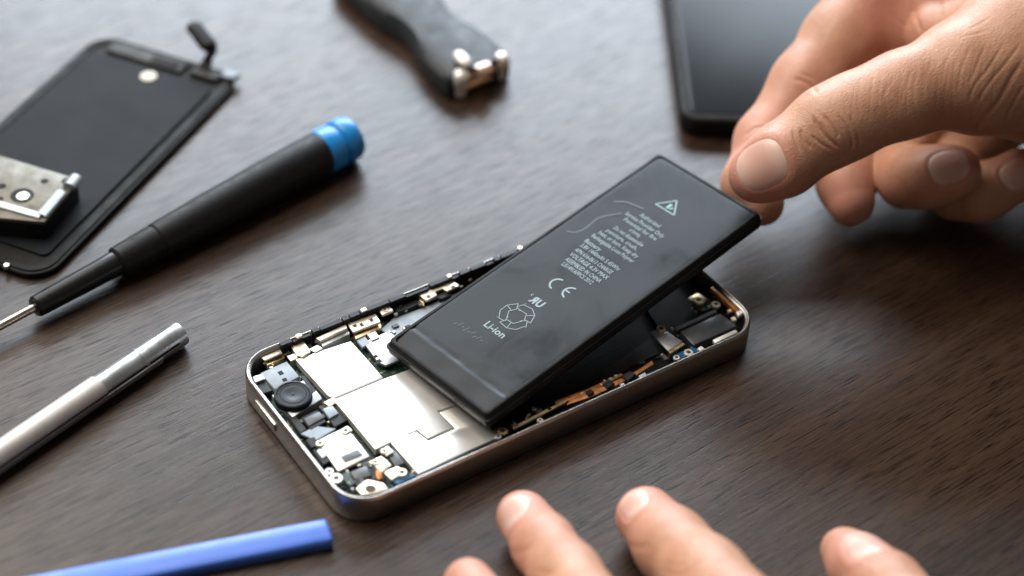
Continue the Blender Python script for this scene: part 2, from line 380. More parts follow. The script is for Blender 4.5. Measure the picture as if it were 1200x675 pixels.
# dark gasket at the near edge + springs, clips and orange flex
newmesh('edge_gasket', *join([prism([(x, -HY + 1.5), (x + w, -HY + 1.5), (x + w, -HY + 2.5), (x, -HY + 2.5)], 3, hz_, .1, 1) for x, w, hz_ in ((-28, 8, 5.6), (-19, 7, 6.0), (-9, 9, 6.2), (2, 6, 6.3), (10, 8, 6.2), (20, 9, 6.0), (31, 7, 6.2))]), M['dull_black'], phone)
comp('orange_flex', [(664, 474.5), (667, 468.5), (713, 449.5), (740, 438), (764, 422.5), (766, 426.5), (744, 441), (715, 455), (690, 466)], 5.6, .35, M['copper'], .05)
comp('orange_flex', [(650, 470), (690, 455), (728, 437), (730, 440), (692, 459), (652, 475)], 5.0, .3, M['copper'], .05)
comps('cable_clip', [[(706, 449), (715, 444), (721, 449), (712, 455)], [(728, 440), (738, 434), (746, 438), (736, 446)], [(686, 459), (692, 455), (697, 459), (690, 463)]], 6.3, 2.4, M['black'], .2)
comps('contact_pad', [[(748, 440), (756, 436), (758, 440), (750, 444)], [(726, 450), (731, 448), (733, 451), (728, 453)]], 5.9, .5, M['shield_grey'], .1)
comps('long_spring', [[(600, 500), (662, 468), (664, 471), (602, 503)]], 5.2, .6, M['gold'], .1)
for p in ((589.5, 504.5, 1.25, 'gold'), (584, 511, .8, 'shield'), (633, 492, .8, 'cream'), (626, 478, .6, 'gold')): screw(p[0], p[1], 5.6, p[2], M[p[3]])
comp('contact_pad', [(576, 505), (586, 500), (590, 504), (580, 510)], 5.2, .6, M['gold'], .1)
# tiny board components, each its own part
def inside(pt, pl):
    c = False; n = len(pl)
    for i in range(n):
        (x1, y1), (x2, y2) = pl[i], pl[(i + 1) % n]
        if (y1 > pt[1]) != (y2 > pt[1]) and pt[0] < (x2 - x1) * (pt[1] - y1) / (y2 - y1) + x1: c = not c
    return c
tiny_src = []
for lx, ly, hz_, mk in ((1.0, .55, .5, 'cream'), (.8, .5, .45, 'gold'), (1.4, .9, .7, 'black'), (.9, .9, .5, 'shield_grey'), (1.8, 1.2, .6, 'chip'), (.7, .45, .5, 'shield')):
    tiny_src.append((prism([(-lx / 2, -ly / 2), (lx / 2, -ly / 2), (lx / 2, ly / 2), (-lx / 2, ly / 2)], 0, hz_, .08, 1), M[mk]))
tiny_mesh = []
zones = [([(296, 436), (306, 418), (345, 404), (352, 418), (335, 424), (318, 432)], 10, 5.0), ([(345, 404), (560, 322), (566, 330), (350, 414)], 30, 5.2), ([(410, 398), (470, 372), (480, 385), (448, 400)], 9, 4.6),
         ([(345, 490), (392, 468), (440, 528), (404, 556)], 10, 4.4), ([(395, 556), (455, 528), (488, 556), (440, 580), (415, 576)], 22, 4.6), ([(585, 508), (700, 458), (790, 416), (788, 410), (700, 450), (590, 500)], 22, 5.3), ([(800, 350), (830, 338), (866, 366), (852, 372), (838, 362), (800, 378)], 16, 4.4), ([(775, 384), (795, 378), (812, 404), (795, 412)], 7, 4.4)]
for pl, cnt_, zt in zones:
    xs_ = [p[0] for p in pl]; ys_ = [p[1] for p in pl]; k = 0
    while k < cnt_:
        q_ = (random.uniform(min(xs_), max(xs_)), random.uniform(min(ys_), max(ys_)))
        if not inside(q_, pl): continue
        k += 1; i = random.randrange(len(tiny_src)); w_ = at(*q_, zt)
        o = newmesh('board_component', *tiny_src[i][0], tiny_src[i][1], phone, angle=30)
        o.location = Vector(w_) * MM; o.rotation_euler = (0, 0, random.choice((0, math.pi / 2)))
# plug end
sp = comp('loudspeaker', [(797, 388.5), (844, 367), (864, 381.5), (813, 404.5)], 5.6, 3.6, M['speaker'], .3)
comps('speaker_rim', [[(790, 384), (838, 362), (841, 365), (794, 387)]], 5.0, 2.4, M['chip'], .15)
comp('support_strap', [(762, 389), (775, 384), (800, 400), (783, 411)], 5.0, .6, M['shield_grey'], .15)
comps('support_strap_lip', [[(783, 411.5), (800, 401), (803, 403), (786, 414)]], 4.8, 2.5, M['gold'], .1)
screw(775, 384.5, 5.5, 1.2, M['gold']); screw(819, 351, 5.6, 1.6, M['gold']); screw(839, 356, 5.4, 1.25, M['cream'])
comp('bracket', [(806, 349), (818, 343), (830, 351), (816, 358)], 4.6, .6, M['gold'], .1)
comp('bracket', [(810, 358), (832, 349), (846, 358), (820, 366)], 3.9, .6, M['pcb'], .1)
comp('copper_strip', [(832, 337), (836, 335), (871, 366), (868, 369)], 6.3, 1.4, M['copper'], .15)
comp('contact_pad', [(862, 366), (868, 363), (871, 367), (866, 370)], 6.6, .8, M['shield'], .15)
comps('contact_pad', [[(856, 372), (861, 370), (864, 374), (859, 376)], [(852, 363), (857, 361), (859, 364), (854, 366)]], 5.2, 1.2, M['cream'], .15)
comp('edge_strip', [(835, 398), (862, 386), (865, 389), (838, 402)], 6.4, 1.0, M['shield'], .15)
comps('blue_connector', [[(790, 416), (812, 405), (820, 410), (797, 422)]], 4.6, 1.6, M['blue_part'], .15)
for p in ((807, 412.5, 1.25), (793, 418.5, .9)): screw(p[0], p[1], 5.2, p[2], M['shield'])
comps('edge_tab', [[(817, 408), (822, 405), (826, 408), (821, 411)], [(797, 421), (803, 418), (806, 420), (800, 424)]], 6.2, 1.6, M['shield'], .15)
# battery bay: brown glue strip and strings
comps('adhesive_strip', [[(640, 474), (700, 440), (740, 412), (762, 396), (772, 414), (735, 432), (690, 456)]], 1.2, .25, vary(mat('brown_adhesive', (.030, .017, .010), .42, 0, .35), .6, 250), .05)
gl = []
for a, b in (((655, 447), (735, 408)), ((668, 452), (700, 420)), ((650, 440), (664, 431))):
    A = np.array(at(*a, 2.2)); B = np.array(at(*b, 3.0)); gl.append(tube([A + (B - A) * t + np.array([0, 0, 1.2 * math.sin(t * 3.1)]) for t in np.linspace(0, 1, 9)], .09, 6))
newmesh('glue_string', *join(gl), M['chip'], phone)

# ------------------------------------------------------------------ battery, held tilted
BC = (24.436, 2.646, 17.366); BE = (-.039, -.113, .168)
bat = empty('phone_battery', BC, BE)
tag(bat, 'flat black lithium battery with pale printing, lifted at one end out of the phone', 'battery')
L2, W2, TH = 49.6, 18.7, 3.7
def btop(u, v):
    a = min(1, abs(u) / L2); b = min(1, abs(v) / W2)
    e = max(0, 1 - a ** 80) ** .45 * max(0, 1 - b ** 34) ** .42
    z = -TH + TH * (.46 + .54 * e)
    d = u + L2                                            # folded end over the protection board
    if d < 11:
        fold = (.15 + .08 * math.sin(v * .42 + .5) + .06 * math.sin(v * 1.1)) * math.exp(-((d - 8.2) / .8) ** 2) - .10 * math.exp(-((d - 6.6) / .7) ** 2) + .55 * (1 / (1 + math.exp((d - 4.2) / 1.3)))
        z -= fold * e
        z -= .10 * e * math.sin(v * .55 + 1.0) * math.exp(-((d - 4) / 2.6) ** 2)
    z += .05 * e * math.sin(u * .13 + .7) * math.sin(v * .2 + .4)
    return z
us = sorted(set([round(L2 * math.sin(t) if False else x, 3) for x in list(np.linspace(-L2, -L2 + 12, 61)) + list(np.linspace(-L2 + 12, L2 - 3, 50)) + list(np.linspace(L2 - 3, L2, 22)) for t in (0,)]))
vs = sorted(set([round(x, 3) for x in list(np.linspace(-W2, -W2 + 3, 22)) + list(np.linspace(-W2 + 3, W2 - 3, 24)) + list(np.linspace(W2 - 3, W2, 22))]))
V, F = [], []
for u in us:
    for v in vs:                                          # rounded plan corners
        cu, cv = L2 - 1.0, W2 - 1.0; x, y = u, v
        if abs(u) > cu and abs(v) > cv:
            du, dv = abs(u) - cu, abs(v) - cv; mx = max(du, dv); ln = math.hypot(du, dv)
            if ln > 0: x = math.copysign(cu + du * mx / ln, u); y = math.copysign(cv + dv * mx / ln, v)
        V.append((x, y, btop(u, v)))
nu, nv = len(us), len(vs)
for i in range(nu - 1):
    for j in range(nv - 1): F.append((i * nv + j, (i + 1) * nv + j, (i + 1) * nv + j + 1, i * nv + j + 1))
off = len(V)
V += [(x, y, -2 * TH * .54 - z - .0 if False else -TH * 1.0 - (z + TH * .54) * .75) for x, y, z in V]
F += [tuple(off + k for k in f[::-1]) for f in F[:]]
edge = [j for j in range(nv)] + [i * nv + nv - 1 for i in range(1, nu)] + [(nu - 1) * nv + j for j in range(nv - 2, -1, -1)] + [i * nv for i in range(nu - 2, 0, -1)]
for k in range(len(edge)):
    a, b = edge[k], edge[(k + 1) % len(edge)]; F.append((a, b, b + off, a + off))
newmesh('battery_cell', V, F, M['film'], bat, angle=50)
def brr(i, z): return [(p[0], p[1], z) for p in rrect(L2 - i, W2 - i, 1.3, 6)]
newmesh('edge_seam', *loops([brr(.35, -.7), brr(.45, -.12), brr(.7, .03), brr(1.35, .10), brr(1.5, .02), brr(1.55, -.3)], False, False), M['dull_black'], bat, angle=60)
newmesh('end_tape', *prism([(-L2 - .25, -W2 + 1.2), (-L2 + 3, -W2 + 1.2), (-L2 + 3, W2 - 1.0), (-L2 - .25, W2 - 1.0)], -TH * .70, -TH * .64, .02, 1), vary(mat('brown_tape', (.16, .085, .045), .5), .3, 300), bat)
newmesh('seam_flange', *prism(rrect(L2 + .35, W2 + .25, 1.1, 6), -TH * .60, -TH * .42, .08, 1), M['black'], bat)
# printing
def text(txt, x, y, size, rotz, z, mirror=False, shear=0, bold=0.0, squeeze=1.0):
    cu = bpy.data.curves.new('t', 'FONT'); cu.body = txt; cu.size = size * MM; cu.offset = bold * MM; cu.resolution_u = 2
    o = bpy.data.objects.new('t', cu); COL.objects.link(o)
    dg = bpy.context.evaluated_depsgraph_get(); dg.update()
    me = bpy.data.meshes.new_from_object(o.evaluated_get(dg)); 
    Vv = [np.array(v.co) / MM for v in me.vertices]; Ff = [tuple(p.vertices) for p in me.polygons]
    bpy.data.objects.remove(o); bpy.data.curves.remove(cu); bpy.data.meshes.remove(me)
    w = max((v[0] for v in Vv), default=0)
    ca, sa = math.cos(rotz), math.sin(rotz); out = []
    for v in Vv:
        px = (w - v[0] if mirror else v[0]) * squeeze; py = v[1]
        out.append((x + ca * px - sa * py, y + sa * px + ca * py, z))
    return (out, Ff), w * squeeze
def line(txt, u, v0, v1, size):                           # a line of print running across the battery from v0 down to v1
    _, w = text(txt, 0, 0, size, 0, 0)
    g, _ = text(txt, u - size * .35, v0, size, -math.pi / 2, ZP, squeeze=(v0 - v1) / max(w, 1e-6), bold=.012)
    return g
ZP = btop(5, 0) + .04
rows = [('Authorized', 27.6, 4.6, -2.4), ('Service Provider Only', 25.4, 7.9, -5.9), ('Potential for fire', 23.4, 6.6, -5.2), ('or burning', 21.5, 2.6, -1.2),
        ('Do not disassemble', 19.3, 6.2, -4.3), ('puncture, crush,', 17.3, 6.9, -4.1), ('heat, or burn. Keep dry', 15.3, 7.8, -6.3), ('Rechargeable Li-ion Polymer', 13.2, 8.3, -6.8),
        ('Battery', 10.6, 8.3, 2.6), ('3.8V 1440mAh 5.45Whr', 8.6, 7.8, -6.3), ('APN 616-0613 CHARGE', 6.4, 7.6, -5.6), ('VOLTAGE 4.3V MAX', 4.3, 7.4, -6.2), ('ASSEMBLED IN CHINA', 2.2, 6.9, -5.7), ('LIS1491APPCS 2012', .3, 6.3, -4.6)]
txt_parts = [line(t, u, a, b, 2.0) for t, u, a, b in rows]
g, w = text('Li-ion', -29.2, 4.9, 3.1, -math.pi / 2, ZP, bold=.05); txt_parts.append(g)
g, w = text('R', -15.3, 2.9, 3.4, -math.pi / 2, ZP, mirror=True, bold=.14, squeeze=.85); txt_parts.append(g)
g, w = text('U', -15.3, .8, 3.4, -math.pi / 2, ZP, bold=.14, squeeze=.85); txt_parts.append(g)
g, w = text('c', -13.6, 4.0, 1.6, -math.pi / 2, ZP); txt_parts.append(g)
def arcstrip(cx, cy, r, a0, a1, wd, n=20):
    Vv, Ff = [], []
    for i in range(n + 1):
        t = a0 + (a1 - a0) * i / n
        for q in (r - wd / 2, r + wd / 2): Vv.append((cx + q * math.cos(t), cy + q * math.sin(t), ZP))
    for i in range(n): Ff.append((2 * i, 2 * i + 1, 2 * i + 3, 2 * i + 2))
    return Vv, Ff
def seg(a, b, wd):
    a = np.array(a, float); b = np.array(b, float); d = (b - a) / np.linalg.norm(b - a); p = np.array([-d[1], d[0]]) * wd / 2
    return [(*(a + p), ZP), (*(b + p), ZP), (*(b - p), ZP), (*(a - p), ZP)], [(0, 1, 2, 3)]
# CE mark: two open arcs, reading across the battery
for cyv in (2.1, -2.6):
    txt_parts.append(arcstrip(-6.2, cyv - .6, 2.05, math.radians(5), math.radians(175), .5, 26))
txt_parts.append(seg((-6.2, -1.2), (-6.2, -2.9), .45))
# recycling arrows: a ring of three bent outlines
rc_ = []
for k in range(3):
    a0 = math.radians(90 + 120 * k)
    P3 = lambda r, da: (-21.3 + r * math.cos(a0 + math.radians(da)), 1.0 + r * math.sin(a0 + math.radians(da)))
    for ra, aa, rb, ab in ((4.5, -50, 4.7, -14), (4.7, -14, 4.7, 16), (4.7, 16, 4.4, 52), (2.5, -46, 2.7, 0), (2.7, 0, 2.4, 56), (4.5, -50, 2.5, -46), (4.4, 52, 5.0, 46), (5.0, 46, 3.3, 74), (3.3, 74, 2.0, 46), (2.7, -14, 4.7, -14)):
        rc_.append(seg(P3(ra, aa), P3(rb, ab), .19))
txt_parts += rc_
newmesh('printed_text', *join(txt_parts), M['print'], bat, smooth=False)
tri = [(33.2, 4.6), (38.0, 1.3), (33.3, -2.1)]
newmesh('warning_triangle', *join([seg(tri[i], tri[(i + 1) % 3], .42) for i in range(3)]), M['print'], bat, smooth=False)
newmesh('warning_symbol', *join([seg((34.0, 1.3), (36.0, 1.3), .75), seg((34.2, .5), (35.2, .0), .5)]), M['print_green'], bat, smooth=False)
cv = spline([(29.6, 5.5, 0), (29.0, 8.5, 0), (28.2, 11.2, 0), (26.3, 13.4, 0)], 8)
cv2 = spline([(24.4, 8.6, 0), (22.0, 10.2, 0), (19.0, 11.7, 0), (15.6, 11.6, 0), (12.8, 11.6, 0), (10.6, 12.6, 0), (9.6, 14.4, 0)], 8)
newmesh('glue_trace', *join([seg(c_[i][:2], c_[i + 1][:2], .55) for c_ in (cv, cv2) for i in range(len(c_) - 1)]), M['print_faint'], bat, smooth=False)
sq = [(-34, 8.0 - i * 1.3) for i in range(7)]
newmesh('faint_print', *join([seg((-34 + (i % 3) * .4, 10.6 - i * 1.15), (-33 + (i % 2) * .9, 10.0 - i * 1.15), .25) for i in range(9)]), M['print_faint'], bat, smooth=False)

# ------------------------------------------------------------------ removed display panel (upper left)
TR = at(280, 90, 2)[:2]; BR = at(52, 322, 2)[:2]
du = (TR - BR) / np.linalg.norm(TR - BR); ang = math.atan2(du[1], du[0]); dl = np.array([-du[1], du[0]])
LEN, WID = float(np.linalg.norm(TR - BR)) + 3.0, 51.0
cen = TR + du * 1.0 - du * LEN / 2 + dl * (WID / 2 - 1.0)
dis = empty('display_panel', (cen[0], cen[1], 0), (0, 0, ang))
tag(dis, 'removed black phone screen lying face down with a metal bracket block on its end', 'phone screen')
def box(x0, x1, y0, y1, z0, z1, bev=.2, seg_=2): return prism([(x0, y0), (x1, y0), (x1, y1), (x0, y1)], z0, z1, bev, seg_)
rp = lambda o, z: [(p[0], p[1], z) for p in rrect(LEN / 2 - o, WID / 2 - o, 8 - min(o, 4), 8)]
newmesh('glass_panel', *loops([rp(.4, .15), rp(0, .4), rp(0, 1.5), rp(.25, 1.8), rp(2.0, 1.85)]), M['dull_black'], dis)
newmesh('screen_frame', *loops([rp(1.0, 1.8), rp(1.0, 2.1), rp(1.2, 2.25), rp(3.2, 2.25), rp(3.4, 2.1), rp(3.4, 1.9)], False, False), M['dull_black'], dis)
m = M['backplate'] = vary(mat('screen_backplate', (.012, .014, .017), .6, 0, .1), .05, 120, .03)
newmesh('back_plate', *prism(rrect(LEN / 2 - 9, WID / 2 - 4.2, 2, 4, -1.0, .3), 1.8, 2.6, .15, 1), M['backplate'], dis)
newmesh('top_strip', *join([box(LEN / 2 - 8, LEN / 2 - 3.2, -8, 18, 1.9, 2.9), box(LEN / 2 - 7, LEN / 2 - 3.5, -20, -11, 1.9, 3.2)]), vary(mat('strip_metal', (.022, .022, .020), .6, .2), .3, 300), dis)
newmesh('earpiece_slot', *box(LEN / 2 - 7.2, LEN / 2 - 4.0, -6, 3, 2.9, 3.15), M['dull_black'], dis)
p = at(174, 89, 2.8)[:2] - cen; lx, ly = p @ du, p @ dl
newmesh('round_sticker', *disc(lx, ly, 2.5, 2.5, 2.85, 28, .1), vary(mat('pale_sticker', (.62, .58, .47), .6), .08, 300), dis)
newmesh('corner_bracket', *box(LEN / 2 - 4.5, LEN / 2 - .6, -WID / 2 + .6, -WID / 2 + 5.5, 2.0, 3.4, .4), vary(mat('grey_tab', (.13, .15, .17), .5, .5), .15, 300), dis)
# raised black flex connector standing over the top edge
P0 = at(243, 72, 4); P1 = at(241, 47, 9); P2 = at(224, 28, 14)
def todis(p): d_ = np.array(p[:2]) - cen; return np.array([d_ @ du, d_ @ dl, p[2]])
q = spline([todis(P0) - np.array([4, 0, 1.5]), todis(P0), todis(at(247, 55, 8)), todis(at(232, 38, 9))], 8)
newmesh('flex_tail', *tube(q, 1.9, 12, .3), M['dull_black'], dis)
a_, b_ = todis(at(247, 57, 8)), todis(at(216, 17, 9))
newmesh('flex_connector', *lathe(a_, b_, [(0, .6), (.6, 2.2), (2, 2.8), (9, 2.6), (12, 2.7), (13.2, 2.0), (13.6, .6)], 20, .7), M['dull_black'], dis)
# bracket block at the near end
pb = [todis(at(*p, 9.2)) for p in ((-60, 250), (-20, 176), (94, 210), (52, 260))]
bl = [(p[0], p[1]) for p in pb][::-1]
def ccw(q): return q if sum(q[i][0] * q[(i + 1) % len(q)][1] - q[(i + 1) % len(q)][0] * q[i][1] for i in range(len(q))) > 0 else q[::-1]
cc = np.mean(np.array(bl), 0)
newmesh('bracket_block', *prism(ccw([tuple(cc + (np.array(q) - cc) * .97) for q in bl]), 2.2, 8.2, .8, 3), M['black'], dis)
mp = newmesh('metal_plate', *prism(ccw(bl), 8.2, 9.2, .35, 2), vary(mat('bracket_metal', (.14, .128, .105), .55, .8), .2, 300), dis)
for (px, py, r) in ((26, 229, 3.2), (52, 212, 1.1), (2, 218, 1.2), (0, 233, 1.0), (77, 212, 1.2)):
    t_ = todis(at(px, py, 9.25)); 
    newmesh('plate_hole', *disc(t_[0], t_[1], r, 9.0, 9.24, 20), M['dull_black'], mp)
t_ = todis(at(27, 230, 9.5)); newmesh('rivet', *disc(t_[0], t_[1], 2.0, 9.0, 9.7, 20, .4), M['screwmetal'], mp)
# bright folded lips of the plate
a_, b_, c_ = todis(at(-30, 232, 9.3)), todis(at(48, 254, 9.3)), todis(at(72, 226, 9.3))
newmesh('plate_lip', *join([tube([a_, b_], 1.3, 10, .6), tube([b_, c_], 1.7, 10, .6), tube([todis(at(81, 219, 9.6)), todis(at(90, 208, 9.6))], 1.9, 12, .7)]), vary(mat('bright_lip', (.36, .40, .42), .5, .7), .08, 200), mp)
t_ = todis(at(8, 312, 2)); newmesh('edge_screw', *disc(t_[0], t_[1], .9, 1.5, 2.6, 12, .2), M['screwmetal'], dis)

# ------------------------------------------------------------------ screwdriver
def axis_pts(p0, z0, p1, z1): return at(*p0, z0), at(*p1, z1)
A, B = axis_pts((40, 360.5), 4.4, (434, 148), 6.7)
LN = np.linalg.norm(B - A); D = (B - A) / LN
def tpos(px, py):                                       # distance along the axis of a picture point
    best = min(range(2001), key=lambda i: abs(((lambda q: (600 + FPX * q[0] / -q[2]))(RC.T @ (A + D * LN * i / 2000 - CAM))) - px))
    return LN * best / 2000
mid = A.copy(); mid[2] = 0
sd = empty('screwdriver', A); tag(sd, 'black screwdriver with a bright blue end cap and thin steel shaft', 'screwdriver')
ZERO = np.zeros(3); DD = D
t1, t2, t3, t4 = tpos(135, 303), tpos(182, 279), tpos(376, 173), LN
newmesh('handle', *lathe(ZERO, DD, [(t1 + .2, 1), (t1 + .3, 3.7), (t1 + .9, 4.3), (t2 - 3, 4.75), (t2 - .6, 4.85), (t2 - .3, 4.6), (t2 + .3, 4.6), (t2 + .8, 5.0), (t2 + 18, 5.7), (t2 + 40, 6.2), (t3 - 1, 6.45), (t3 - .3, 6.3), (t3 - .2, 1)], 56), vary(mat('handle_rubber', (.010, .010, .011), .5, 0, .22), .2, 900), sd, angle=30)
newmesh('grip_collar', *lathe(ZERO, DD, [(-.2, .8), (0, 2.4), (.7, 2.9), (2, 2.95), (t1 - 4, 3.35), (t1 - .6, 3.5), (t1 + .25, 3.4)], 48), vary(mat('collar_plastic', (.010, .010, .011), .36, 0, .3), .2, 500), sd, angle=30)
newmesh('shaft', *lathe(ZERO, DD, [(-58, .3), (-57, 1.1), (.3, 1.15)], 24), vary(mat('shaft_steel', (.72, .68, .60), .3, 1.0), .08, 300), sd)
bl_ = vary(mat('blue_cap', (.015, .25, .64), .33), .08, 400)
newmesh('end_cap', *lathe(ZERO, DD, [(t3 - .2, 2), (t3 - .15, 6.2), (t3 + .3, 6.5), (t3 + 4.6, 6.6), (t3 + 5.0, 6.4), (t3 + 5.3, 5.7), (t3 + 6.0, 5.7), (t3 + 6.3, 6.5), (t3 + 6.8, 6.75), (t3 + 10.4, 6.65), (t3 + 11.3, 6.2), (t3 + 11.6, 5.4), (t3 + 11.0, 4.8), (t3 + 10.9, 1)], 56), bl_, sd, angle=30)

# ------------------------------------------------------------------ slim silver tool
A, B = axis_pts((-40, 562), 3.3, (211, 391), 3.3)
LN = np.linalg.norm(B - A); D = (B - A) / LN
tl = empty('metal_tool', (A[0], A[1], 0), (0, 0, math.atan2(D[1], D[0])))
tag(tl, 'slim silver metal tool with a long slit and a slid-on sleeve, lying below the screwdriver', 'hand tool')
silver = vary(mat('satin_silver', (.52, .55, .57), .36, .85), .06, 200)
cream = vary(mat('pale_sleeve', (.52, .50, .47), .5, .45), .06, 200)
dark = M['dull_black']
def halfbar(x0, x1, r, z0, y0=0, a0=-20, a1=200, n=20, th=.6):
    V, F = [], []
    ang_ = [math.radians(a0 + (a1 - a0) * i / n) for i in range(n + 1)]
    rings = []
    for x in (x0, x1):
        o_ = [(x, y0 + r * math.cos(t), z0 + r * math.sin(t)) for t in ang_]
        i_ = [(x, y0 + (r - th) * math.cos(t), z0 + (r - th) * math.sin(t)) for t in ang_[::-1]]
        rings.append(o_ + i_)
    return loops(rings)
newmesh('body', *halfbar(0, LN, 3.25, 3.3, 0, -90, 250, 40, .5), silver, tl, angle=40)
newmesh('core', *lathe((-1, 0, 3.3), (1, 0, 3.3), [(0, .5), (.1, 2.7), (LN - 2.2, 2.7), (LN - 2.1, .5)], 32), dark, tl)
xs = LN * .60
newmesh('slit', *halfbar(-1, xs + 24, 3.31, 3.3, 0, 163, 172, 10, .3), M['dull_black'], tl, angle=40)
newmesh('sleeve', *halfbar(-1, xs, 3.6, 3.35, 0, 10, 164, 24, .35), cream, tl, angle=40)
newmesh('spring_arm', *halfbar(-1, xs + 18, 3.75, 3.2, 0, 173, 204, 12, .4), silver, tl, angle=40)
newmesh('step_ring', *halfbar(xs + 13, xs + 14, 3.4, 3.3, 0, 30, 170, 20, .2), silver, tl, angle=40)

# ------------------------------------------------------------------ blue plastic opening stick
A, B = axis_pts((20, 692), 3.0, (386, 620), 3.0)
LN = np.linalg.norm(B - A); D = (B - A) / LN
st = empty('opening_stick', (A[0], A[1], 0), (0, 0, math.atan2(D[1], D[0])))
tag(st, 'blue plastic opening stick with a squared end, lying near the phone corner', 'pry tool')
pr = [(-3.5, .3), (-3.1, 0), (3.1, 0), (3.5, .4), (3.6, 2.3), (3.3, 3.0), (2.4, 3.35), (-2.2, 3.45), (-3.2, 3.05), (-3.6, 2.3)]
bm = bmesh.new(); 
V, F = loops([[(x, y * s, .02 + z * s2) for y, z in pr] for x, s, s2 in ((0, 1, 1), (LN - .5, 1, 1), (LN, .93, .93))])
bm.free()
blue = mat('blue_plastic', (.06, .17, .66), .36)
vary(blue, .06, 120)
newmesh('stick_body', V, F, blue, st, angle=24)

# ------------------------------------------------------------------ dark plug with metal contacts (top)
pa = np.array(at(428, -40, 6)); pe = np.array(at(562, 84, 6))
LN = np.linalg.norm(pe[:2] - pa[:2]); an = math.atan2(pe[1] - pa[1], pe[0] - pa[0])
plug = empty('cable_plug', (pa[0], pa[1], 0), (0, 0, an))
tag(plug, 'dark grey plug tapering then flaring to shiny pale metal contacts at its end', 'plug')
W_ = lambda x: 10.5 + 2.6 * math.cos((x / LN) * 2 * math.pi * .92)
rings = []
for t in np.linspace(0, 1, 40):
    x = t * LN; w = 12.2 - 3.5 * math.exp(-((t - .58) / .16) ** 2) - 1.2 * max(0, t - .8) * 5 * .3
    w = w if t < .985 else w * .93
    zt = 10.0 - 1.6 * t
    rings.append([(x, w * a, .2 + zt * b) for a, b in ((-.95, 0), (-1, .12), (-1, .72), (-.86, .93), (-.6, 1), (.6, 1), (.86, .93), (1, .72), (1, .12), (.95, 0))])
newmesh('plug_body', *loops(rings), vary(mat('plug_rubber', (.026, .031, .036), .5, 0, .3), .2, 300), plug, angle=40)
white = vary(mat('pale_metal', (.78, .74, .68), .45, .4), .08, 300)
def pl_(px, py, z): d_ = np.array(at(px, py, z)) - np.array([pa[0], pa[1], 0]); return np.array([math.cos(an) * d_[0] + math.sin(an) * d_[1], -math.sin(an) * d_[0] + math.cos(an) * d_[1], d_[2]])
for px, py in ((540, 89), (587, 69)):
    q = pl_(px, py, 7.0); newmesh('contact_ball', *lathe(q + [0, 0, -7 + .2], q + [0, 0, 3], [(0, 1.8), (3.8, 2.0), (4.2, 2.4), (6.0, 2.7), (7.2, 2.6), (8.2, 1.9), (8.7, .8)], 24), white, plug)
q0, q1 = pl_(535, 62, 10.2), pl_(548, 76, 10.2)
newmesh('contact_pin', *tube([q0 + (q1 - q0) * t for t in np.linspace(-.05, 1.05, 9)], [.6, 1.6, 2, 2.1, 2.1, 2.1, 2, 1.6, .6], 14, .7), white, plug)
q0, q1 = pl_(543, 92, 5.0), pl_(590, 72, 5.0)
newmesh('contact_bar', *join([tube([q0, q1], 1.9, 14, 1.2), tube([q0 - [0, 0, 3], q1 - [0, 0, 3]], 1.7, 14, 1)]), M['gold'], plug)
q0, q1 = pl_(559, 85, 7.6), pl_(573, 79, 7.6)
newmesh('contact_plate', *tube([q0, q0 * .6 + q1 * .4, q1], [2.3, 2.6, 2.3], 16, .8), vary(mat('rosy_metal', (.78, .58, .47), .35, .7), .1, 300), plug)

# ------------------------------------------------------------------ second phone (upper right)
c0 = np.array(at(799, 141, 6)[:2]); c1 = np.array(at(780, -6, 6)[:2])
yd = (c1 - c0) / np.linalg.norm(c1 - c0); xd = np.array([yd[1], -yd[0]]); an = math.atan2(xd[1], xd[0])
PW, PL = 68.0, 138.0
cen2 = c0 + xd * PW / 2 + yd * PL / 2
ph2 = empty('smartphone', (cen2[0], cen2[1], 0), (0, 0, an))
tag(ph2, 'black smartphone lying face up behind the hand, its dark glass reflecting the window', 'smartphone')
r2 = lambda o, z: [(p[0], p[1], z) for p in rrect(PW / 2 - o, PL / 2 - o, 5.5 - min(o, 3), 8)]
newmesh('housing', *loops([r2(1.2, .1), r2(.3, .5), r2(0, 1.6), r2(0, 5.4), r2(.3, 6.2), r2(.9, 6.5)]), M['dull_black'], ph2, angle=50)
newmesh('glass_face', *loops([r2(3.1, 6.4), r2(3.1, 6.62), r2(3.3, 6.7)]), mat('dark_glass', (.008, .0095, .011), .26, 0, .09), ph2)

